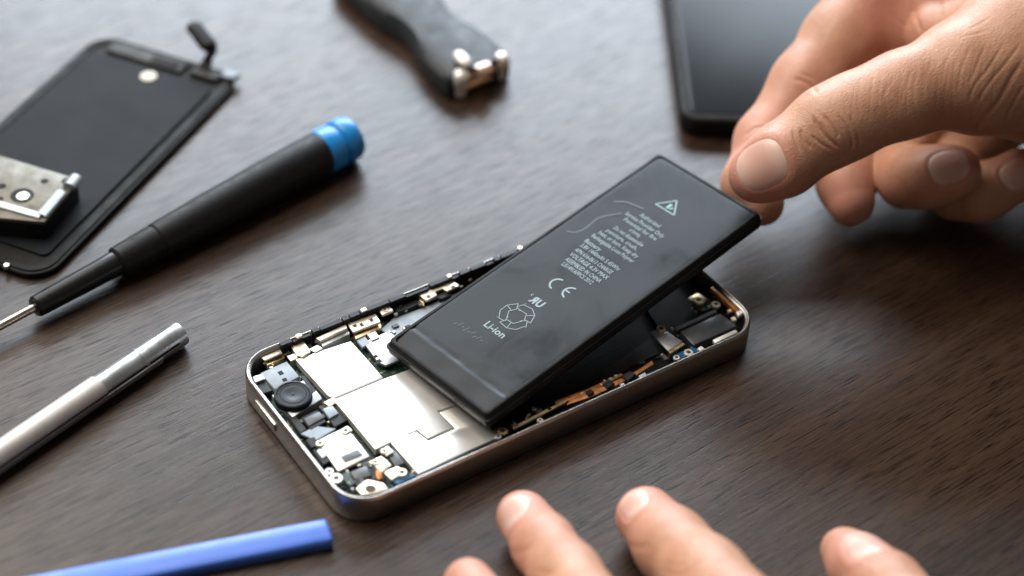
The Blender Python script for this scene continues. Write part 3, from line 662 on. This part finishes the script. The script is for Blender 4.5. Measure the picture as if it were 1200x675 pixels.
# ------------------------------------------------------------------ hands: one skin surface each, grown from a distance field
def surface_nets(D_, o, h):
    nx, ny, nz = D_.shape; ins = D_ < 0
    cnt = np.zeros((nx - 1, ny - 1, nz - 1), np.float32); acc = [np.zeros_like(cnt) for _ in range(3)]
    sl = lambda a, n: slice(a, n - 1 + a)
    cor = {(i, j, k): D_[sl(i, nx), sl(j, ny), sl(k, nz)] for i in (0, 1) for j in (0, 1) for k in (0, 1)}
    for ax in range(3):
        for p in (0, 1):
            for q in (0, 1):
                a = [p, q]; a.insert(ax, 0); b = [p, q]; b.insert(ax, 1)
                A_, B_ = cor[tuple(a)], cor[tuple(b)]; cr = (A_ < 0) != (B_ < 0)
                t = np.where(cr, A_ / np.where(cr, A_ - B_, 1), 0); cnt += cr
                for d in range(3): acc[d] += np.where(cr, t if d == ax else a[d], 0)
    idx = -np.ones(cnt.shape, np.int64); w = np.nonzero(cnt); idx[w] = np.arange(len(w[0]))
    V = np.stack([(w[d] + acc[d][w] / cnt[w]) * h + o[d] for d in range(3)], 1)
    Fs = []
    for ax in range(3):
        a = [slice(None)] * 3; b = [slice(None)] * 3; a[ax] = slice(0, -1); b[ax] = slice(1, None)
        cr = ins[tuple(a)] != ins[tuple(b)]; c = np.nonzero(cr); c = np.stack(c, 1)
        o1, o2 = [d for d in range(3) if d != ax]
        ok = (c[:, o1] > 0) & (c[:, o2] > 0) & (c[:, o1] < cnt.shape[o1]) & (c[:, o2] < cnt.shape[o2]); c = c[ok]
        def g(d1, d2): e = c.copy(); e[:, o1] -= d1; e[:, o2] -= d2; return idx[e[:, 0], e[:, 1], e[:, 2]]
        q = np.stack([g(0, 0), g(1, 0), g(1, 1), g(0, 1)], 1)
        Fs.append(q[(q >= 0).all(1)])
    return V, np.concatenate(Fs)
def smin(a, b, k):
    if k <= 0: return np.minimum(a, b)
    h = np.clip(.5 + .5 * (b - a) / k, 0, 1); return b + (a - b) * h - k * h * (1 - h)
def grow(chains, h, clip):                               # chains: (group, k inside, k to the rest, [(xyz, r), ...])
    lo = np.array(clip[0]); hi = np.array(clip[1]); n = np.ceil((hi - lo) / h).astype(int) + 1
    X = [lo[d] + np.arange(n[d]) * h for d in range(3)]
    BIG = 30.0; total = None; groups = {}
    for grp, kin, kout, nodes in chains:
        f = np.full(n, BIG, np.float32)
        for (a, ra), (b, rb) in zip(nodes[:-1], nodes[1:]):
            a = np.array(a); b = np.array(b); m_ = max(ra, rb) + 8
            i0 = np.clip(((np.minimum(a, b) - m_ - lo) / h).astype(int), 0, n); i1 = np.clip(((np.maximum(a, b) + m_ - lo) / h).astype(int) + 2, 0, n)
            if (i1 <= i0).any(): continue
            s_ = tuple(slice(i0[d], i1[d]) for d in range(3))
            gx = (X[0][s_[0]] - a[0]).astype(np.float32)[:, None, None]; gy = (X[1][s_[1]] - a[1]).astype(np.float32)[None, :, None]; gz = (X[2][s_[2]] - a[2]).astype(np.float32)[None, None, :]
            d = b - a; L_ = float(d @ d)
            t = np.clip((gx * d[0] + gy * d[1] + gz * d[2]) / L_, 0, 1); r = ra + (rb - ra) * (t * t * (3 - 2 * t) * .5 + t * .5)
            dist = np.sqrt((gx - t * d[0]) ** 2 + (gy - t * d[1]) ** 2 + (gz - t * d[2]) ** 2) - r
            f[s_] = smin(f[s_], dist, kin)
        g = groups.get(grp); groups[grp] = f if g is None else smin(g, f, kout)
    for k_, f in groups.items(): total = f if total is None else smin(total, f, 1.1)
    gx, gy, gz = np.meshgrid(*[x.astype(np.float32) for x in X], indexing='ij', sparse=True)
    total = total + .16 * np.sin(gx * .31 + 1.2 * np.sin(gy * .17)) * np.sin(gy * .27 + .6) * np.sin(gz * .33 + 1.1)
    for ax in range(3):
        for e_ in (0, -1):
            q_ = [slice(None)] * 3; q_[ax] = e_; total[tuple(q_)] = np.maximum(total[tuple(q_)], .3)
    return surface_nets(total, lo, h)

def vnormals(me):
    a = np.empty(len(me.vertices) * 3); me.vertex_normals.foreach_get('vector', a); return a.reshape(-1, 3)
def build_hand(name, label, chains, h, clip, creases, nails, tips, cut=None):
    V, F = grow(chains, h, clip)
    org = np.array(V.mean(0)); org[2] = V[:, 2].min()
    # light smoothing of the net
    nb = np.zeros_like(V); ct = np.zeros(len(V))
    for _ in range(3):
        nb[:] = 0; ct[:] = 0
        for i in range(4):
            a, b = F[:, i], F[:, (i + 1) % 4]
            np.add.at(nb, a, V[b]); np.add.at(ct, a, 1); np.add.at(nb, b, V[a]); np.add.at(ct, b, 1)
        V = V * .45 + nb / ct[:, None] * .55
    o = newmesh(name, V - org, F, M['skin'], None, True, None)
    o.location = Vector(org) * MM
    me = o.data; nr = vnormals(me)
    bvh = BVHTree.FromPolygons([Vector(v) for v in V], [tuple(f) for f in F])
    disp = np.zeros(len(V)); blush = np.zeros(len(V))
    def hit(px, py):
        d_ = ray(px, py); r_ = bvh.ray_cast(Vector(CAM), Vector(d_).normalized()); return (np.array(r_[0]), np.array(r_[1])) if r_[0] is not None else None
    for pix, depth, wd in creases:
        pts = []
        sp_ = spline([(x, y, 0) for x, y in pix], 6)
        for q in sp_:
            r_ = hit(q[0], q[1])
            if r_ is not None: pts.append(r_[0])
        if len(pts) < 2: continue
        pts = np.array(pts); lo_, hi_ = pts.min(0) - 4, pts.max(0) + 4
        sel = np.nonzero(((V > lo_) & (V < hi_)).all(1))[0]
        if len(sel) == 0: continue
        P_ = V[sel]; best = np.full(len(sel), 1e9); par = np.zeros(len(sel))
        for i in range(len(pts) - 1):
            a, b = pts[i], pts[i + 1]; d = b - a; L_ = d @ d
            if L_ < 1e-9 or L_ > 60: continue
            t = np.clip(((P_ - a) @ d) / L_, 0, 1); dd = np.linalg.norm(P_ - a - t[:, None] * d, axis=1)
            up = dd < best; best[up] = dd[up]; par[up] = (i + t[up]) / (len(pts) - 1)
        env = np.clip(np.minimum(par, 1 - par) * 6 + .15, 0, 1)
        disp[sel] += env * (-depth * np.exp(-(best / wd) ** 2) + .16 * depth * np.exp(-((best - 2.3 * wd) / (1.1 * wd)) ** 2))
    nail_jobs = []
    for (cpx, cpy), (dpx, dpy), ln, wd in nails:
        r_ = hit(cpx, cpy)
        if r_ is None: continue
        c, nn = r_
        # average normal around
        near = np.linalg.norm(V - c, axis=1) < 3.0; nn = nr[near].mean(0); nn /= np.linalg.norm(nn)
        r2_ = hit(dpx, dpy); e = (r2_[0] if r2_ is not None else dep(dpx, dpy, (c - CAM) @ (-RC[:, 2]))) - c
        e -= nn * (e @ nn); e /= np.linalg.norm(e); s_ = np.cross(nn, e)
        rel = V - c; uu = rel @ e / (ln / 2); vv = rel @ s_ / (wd / 2); hh = rel @ nn
        rho = (np.abs(uu) ** 2.7 + np.abs(vv) ** 2.7) ** (1 / 2.7); ok = (hh > -7) & (nr @ nn > -.1)
        disp += np.where(ok, -.26 * np.clip((1.08 - rho) / .12, 0, 1), 0)
        fold = np.exp(-((rho - 1.24) / .13) ** 2) * np.clip(.75 - uu, 0, 1.2)
        disp += np.where(ok, .15 * fold, 0)
        blush += np.where(ok, .35 * np.exp(-((rho - 1.2) / .25) ** 2), 0)
        nail_jobs.append((c, nn, e, s_, ln, wd))
    for p, r, a in tips: blush += a * np.exp(-(np.linalg.norm(V - np.array(p), axis=1) / r) ** 2)
    nail_meshes = []
    for c, nn, e, s_, ln, wd in nail_jobs:
        Vn, Fn, al = [], [], []; NR, NA = 9, 36
        def put(u, v, drop):
            q = c + e * u * ln / 2 + s_ * v * wd / 2 + nn * 9
            r_ = bvh.ray_cast(Vector(q), Vector(-nn), 20)
            z = np.array(r_[0]) if r_[0] is not None else c + e * u * ln / 2 + s_ * v * wd / 2
            return z + nn * (.02 - drop)
        Vn.append(put(0, 0, 0)); al.append(.5)
        for i in range(1, NR + 1):
            rr = i / NR
            for k in range(NA):
                t = 2 * math.pi * k / NA; cu, su = math.cos(t), math.sin(t); q = (abs(cu) ** 2.7 + abs(su) ** 2.7) ** (1 / 2.7)
                u, v = rr * cu / q, rr * su / q
                Vn.append(put(u, v, 0 if i < NR else .16)); al.append(.5 + .5 * u)
        for k in range(NA): Fn.append((0, 1 + k, 1 + (k + 1) % NA))
        for i in range(NR - 1):
            for k in range(NA):
                a = 1 + i * NA + k; b = 1 + i * NA + (k + 1) % NA; Fn.append((a, a + NA, b + NA, b))
        no = newmesh('fingernail', np.array(Vn) - org, Fn, M['nail'], o, True, None)
        at_ = no.data.attributes.new('along', 'FLOAT', 'POINT'); at_.data.foreach_set('value', np.array(al, np.float32))
    # apply relief
    V2 = (V - org + nr * disp[:, None]) * MM
    me.vertices.foreach_set('co', V2.astype(np.float32).ravel()); me.update()
    at_ = me.attributes.new('blush', 'FLOAT', 'POINT'); at_.data.foreach_set('value', np.clip(blush, 0, 1).astype(np.float32))
    tag(o, label, 'hand')
    return o

DOFF = float(np.mean([(np.array(p) - CAM) @ (-RC[:, 2]) for p in ((76.1, -7.7, 23.7), (70.0, 29.5, 22.2))])) - 541.8
D3 = lambda x, y, d: dep(x, y, d + DOFF)
thumb = [(D3(888, 204, 528), 7.7), (D3(918, 187, 526.5), 8.9), (D3(972, 148, 526), 9.9), (D3(1010, 130, 526), 9.9), (D3(1060, 110, 527), 10.7), (D3(1135, 85, 530), 14.0), (D3(1200, 62, 534), 19.5), (D3(1290, 20, 545), 24), (D3(1420, -40, 560), 26), (D3(1640, -140, 580), 29)]
index = [(D3(893, 239, 548), 6.0), (D3(880, 216, 550), 7.4), (D3(898, 166, 559), 8.4), (D3(944, 97, 563), 9.2), (D3(985, 46, 567), 10.4), (D3(1022, -8, 570), 10.6)]
index_fill = [(D3(1000, 45, 571), 9.5), (D3(1050, 42, 573), 10.5)]
index_root = [(D3(1022, -8, 572), 10.4), (D3(1066, 18, 572), 11.5), (D3(1130, 0, 566), 13), (D3(1250, 10, 556), 20)]
web = [(D3(1100, 40, 560), 9), (D3(1180, 40, 552), 16)]
middle = [(D3(997, 238, 558), 6.5), (D3(990, 214, 561), 7.3), (D3(1010, 150, 573), 8.2), (D3(1090, 90, 578), 9)]
ring_ = [(D3(1117, 202, 548), 7.6), (D3(1090, 207, 551), 7.9), (D3(1064, 208, 557), 7.9), (D3(1046, 190, 568), 8.2), (D3(1080, 130, 578), 9.5), (D3(1180, 90, 574), 13)]
pinky = [(D3(1196, 204, 556), 7.2), (D3(1150, 226, 559), 7.6), (D3(1120, 222, 565), 7.7), (D3(1115, 190, 574), 8), (D3(1190, 120, 580), 11)]
palm = [(D3(1190, 90, 574), 14), (D3(1290, 60, 572), 22), (D3(1420, 10, 575), 25), (D3(1640, -100, 590), 29)]
palm2 = [(D3(1080, 60, 578), 10), (D3(1200, 60, 570), 18), (D3(1300, 70, 575), 22)]
thenar = [(D3(1160, 105, 532), 11), (D3(1230, 95, 540), 16.5), (D3(1320, 60, 552), 22)]
R_chains = [('base', 5, 7, thumb), ('base', 5, 7, thenar), ('index', 4, 4, index), ('index', 4, 4, index_root), ('index', 4, 5, index_fill), ('base', 5, 8, web), ('middle', 4, 4, middle), ('ring', 4, 4, ring_), ('pinky', 4, 4, pinky), ('base', 5, 8, palm), ('base', 5, 8, palm2)]
allp = np.array([p for ch in R_chains for p, r in ch[3]])
lo = allp.min(0) - 14; hi = allp.max(0) + 14; 
capc = D3(1520, -80, 570)
hi[0] = min(hi[0], capc[0] + 25)
T = lambda X, Y: (840 + X / 4.5, 130 + Y / 4.5)
U = lambda X, Y: (960 + X / 4.82, Y / 4.82)
creases = [
    ([T(505, 30), T(540, 90), T(590, 150), T(650, 200)], 0.459, 0.38), ([T(560, 20), T(600, 70), T(635, 120), T(640, 140)], 0.405, 0.36), ([T(500, 130), T(540, 165), T(600, 205)], 0.338, 0.34),
    ([T(440, 95), T(460, 150), T(500, 200)], 0.351, 0.38), ([T(400, 100), T(415, 160), T(440, 215)], 0.216, 0.36), ([T(640, 20), T(690, 90), T(715, 170), T(705, 210)], 0.297, 0.38), ([T(700, 30), T(740, 110), T(755, 190)], 0.216, 0.38), ([T(545, 60), T(575, 115), T(610, 170)], 0.270, 0.32),
    ([U(1157, 330), U(1085, 440), U(1020, 560), U(930, 670), U(880, 760)], 0.303, 0.65), ([U(1140, 240), U(1060, 350), U(960, 470), U(880, 600)], 0.165, 0.45), ([U(1040, 250), U(960, 380), U(880, 480), U(840, 580)], 0.143, 0.42), ([U(940, 250), U(890, 370), U(850, 470)], 0.121, 0.42), ([U(1157, 480), U(1100, 580), U(1050, 690)], 0.165, 0.50),
    ([U(860, 250), U(800, 400), U(780, 520)], 0.083, 0.40), ([U(760, 260), U(710, 370), U(690, 480)], 0.072, 0.40), ([U(640, 330), U(600, 450), U(590, 560)], 0.066, 0.40), ([U(520, 400), U(480, 500), U(460, 600)], 0.061, 0.38), ([U(420, 450), U(350, 560)], 0.055, 0.38), ([U(830, 170), U(900, 140), U(980, 90)], 0.072, 0.40), ([U(800, 210), U(890, 190), U(960, 170)], 0.061, 0.40), ([U(700, 170), U(780, 130), U(860, 70)], 0.055, 0.40),
    ([U(525, 0), U(545, 90), U(580, 190)], 0.248, 0.60), ([U(690, 0), U(690, 70), U(670, 140)], 0.193, 0.50), ([U(400, 60), U(440, 120), U(520, 150)], 0.083, 0.50),
    ([(930, 92), (947, 98), (958, 110)], .3, .55), ([(938, 86), (952, 92)], .2, .5), ([(872, 160), (885, 150), (900, 148)], .25, .5),
    ([(1040, 186), (1070, 172), (1100, 166)], .2, .5)]
for i in range(16):                                      # fine skin lines across the thumb
    x = 1000 + i * 11; s_ = random.uniform(-4, 4)
    creases.append(([(x + s_, 95 - i * 2.2 + random.uniform(-8, 8)), (x - 4 + s_, 118 - i * 1.5), (x - 3, 142 - i * .4 + random.uniform(-6, 6))], random.uniform(.025, .06), .38))
nails = [((890, 193), (862, 207), 13.6, 12.2), ((1112, 194), (1136, 188), 10.5, 9.2), ((1192, 203), (1215, 190), 9.0, 8.0)]
tips = [(D3(888, 204, 522), 11, .5), (D3(897, 166, 552), 16, .55), (D3(997, 238, 552), 10, .8), (D3(1117, 202, 541), 11, .4), (D3(1050, 20, 565), 16, .6), (D3(940, 93, 560), 10, .3)]
rh = build_hand('hand', 'right hand pinching the raised end of the black battery between thumb and finger', R_chains, .33, (lo, hi), creases, nails, tips)

Z3 = lambda x, y, z: at(x, y, z)
l_little = [(Z3(549, 685, 7.5), 5.9), (Z3(575, 720, 11), 6.6), (Z3(640, 800, 22), 7.5), (Z3(720, 900, 34), 8.5)]
l_middle = [(Z3(613, 606, 7.6), 6.2), (Z3(638, 640, 11), 6.9), (Z3(664, 675, 15), 7.5), (Z3(730, 765, 27), 8.4), (Z3(830, 900, 38), 9.6)]
l_index = [(Z3(757, 606, 8.0), 7.1), (Z3(788, 640, 11.5), 8.4), (Z3(828, 680, 16), 9.1), (Z3(910, 765, 27), 10.0), (Z3(980, 890, 38), 10.5)]
l_thumb = [(Z3(990, 646, 8.0), 5.6), (Z3(1008, 664, 9.5), 7.0), (Z3(1040, 692, 11), 8.3), (Z3(1110, 770, 18), 10), (Z3(1150, 880, 26), 14)]
l_palm = [(Z3(760, 930, 37), 10), (Z3(900, 940, 38), 12), (Z3(1060, 930, 34), 14)]
l_back = [(Z3(900, 930, 38), 12), (Z3(1080, 1060, 38), 20), (Z3(1220, 1180, 40), 24)]
l_fifth = [(Z3(508, 748, 7.0), 5.2), (Z3(540, 795, 11), 6.0), (Z3(600, 865, 21), 6.8), (Z3(700, 965, 34), 8.2)]
L_chains = [('fifth', 3, 4, l_fifth), ('little', 3, 4, l_little), ('mid', 3, 4, l_middle), ('ind', 3, 4, l_index), ('thumb', 3, 5, l_thumb), ('palm', 5, 8, l_palm), ('palm', 5, 8, l_back)]
allp = np.array([p for ch in L_chains for p, r in ch[3]])
creases = [([(722, 625), (740, 640), (762, 640)], .15, .6), ([(585, 640), (605, 648), (625, 640)], .15, .6), ([(1010, 655), (1030, 660), (1045, 655)], .12, .6), ([(775, 668), (800, 672), (825, 655)], .22, .6), ([(778, 660), (800, 663), (820, 648)], .16, .5), ([(628, 668), (645, 672), (662, 660)], .2, .6)]
nails = [((600, 597), (590, 581), 9.0, 8.0), ((741, 588), (729, 573), 8.5, 7.5), ((1012, 633), (1000, 619), 10, 9.0)]
tips = [(Z3(613, 606, 12), 12, .55), (Z3(756, 606, 12), 13, .5), (Z3(990, 646, 12), 12, .6), (Z3(549, 685, 12), 12, .6)]
lh = build_hand('hand', 'left hand resting fingertips on the table in front of the phone', L_chains, .6, (allp.min(0) - 16, allp.max(0) + 20), creases, nails, tips)

# ------------------------------------------------------------------ light: one big window behind, soft room light
w = bpy.data.worlds.new('World'); scene.world = w; w.use_nodes = True
w.node_tree.nodes['Background'].inputs[0].default_value = (.95, .88, .80, 1); w.node_tree.nodes['Background'].inputs[1].default_value = .10
def area(name, az, el, dist, sx, sy, power, col, target=(0, 0, 0)):
    """az in degrees to the left of the camera's heading, el above the table."""
    h = math.atan2(.775, .633) + math.radians(az)
    d_ = np.array([math.cos(h) * math.cos(math.radians(el)), math.sin(h) * math.cos(math.radians(el)), math.sin(math.radians(el))])
    l = bpy.data.lights.new(name, 'AREA'); l.shape = 'RECTANGLE'; l.size = sx; l.size_y = sy; l.energy = power; l.color = col
    o = bpy.data.objects.new(name, l); COL.objects.link(o)
    o.location = Vector(d_) * dist; o.rotation_euler = (-Vector(d_)).to_track_quat('-Z', 'Y').to_euler()
    return o
area('window_light', 6, 26, 1.6, 1.35, .70, 44, (.78, .89, 1.0))
area('side_fill_light', 66, 58, 1.5, 1.2, 1.2, 33, (1.0, .92, .82))  # soft warm fill added from the upper left, not a window
scene.view_settings.view_transform = 'Standard'; scene.view_settings.look = 'None'; scene.view_settings.exposure = 0; scene.view_settings.gamma = 1
scene.render.resolution_x = 1024; scene.render.resolution_y = 576
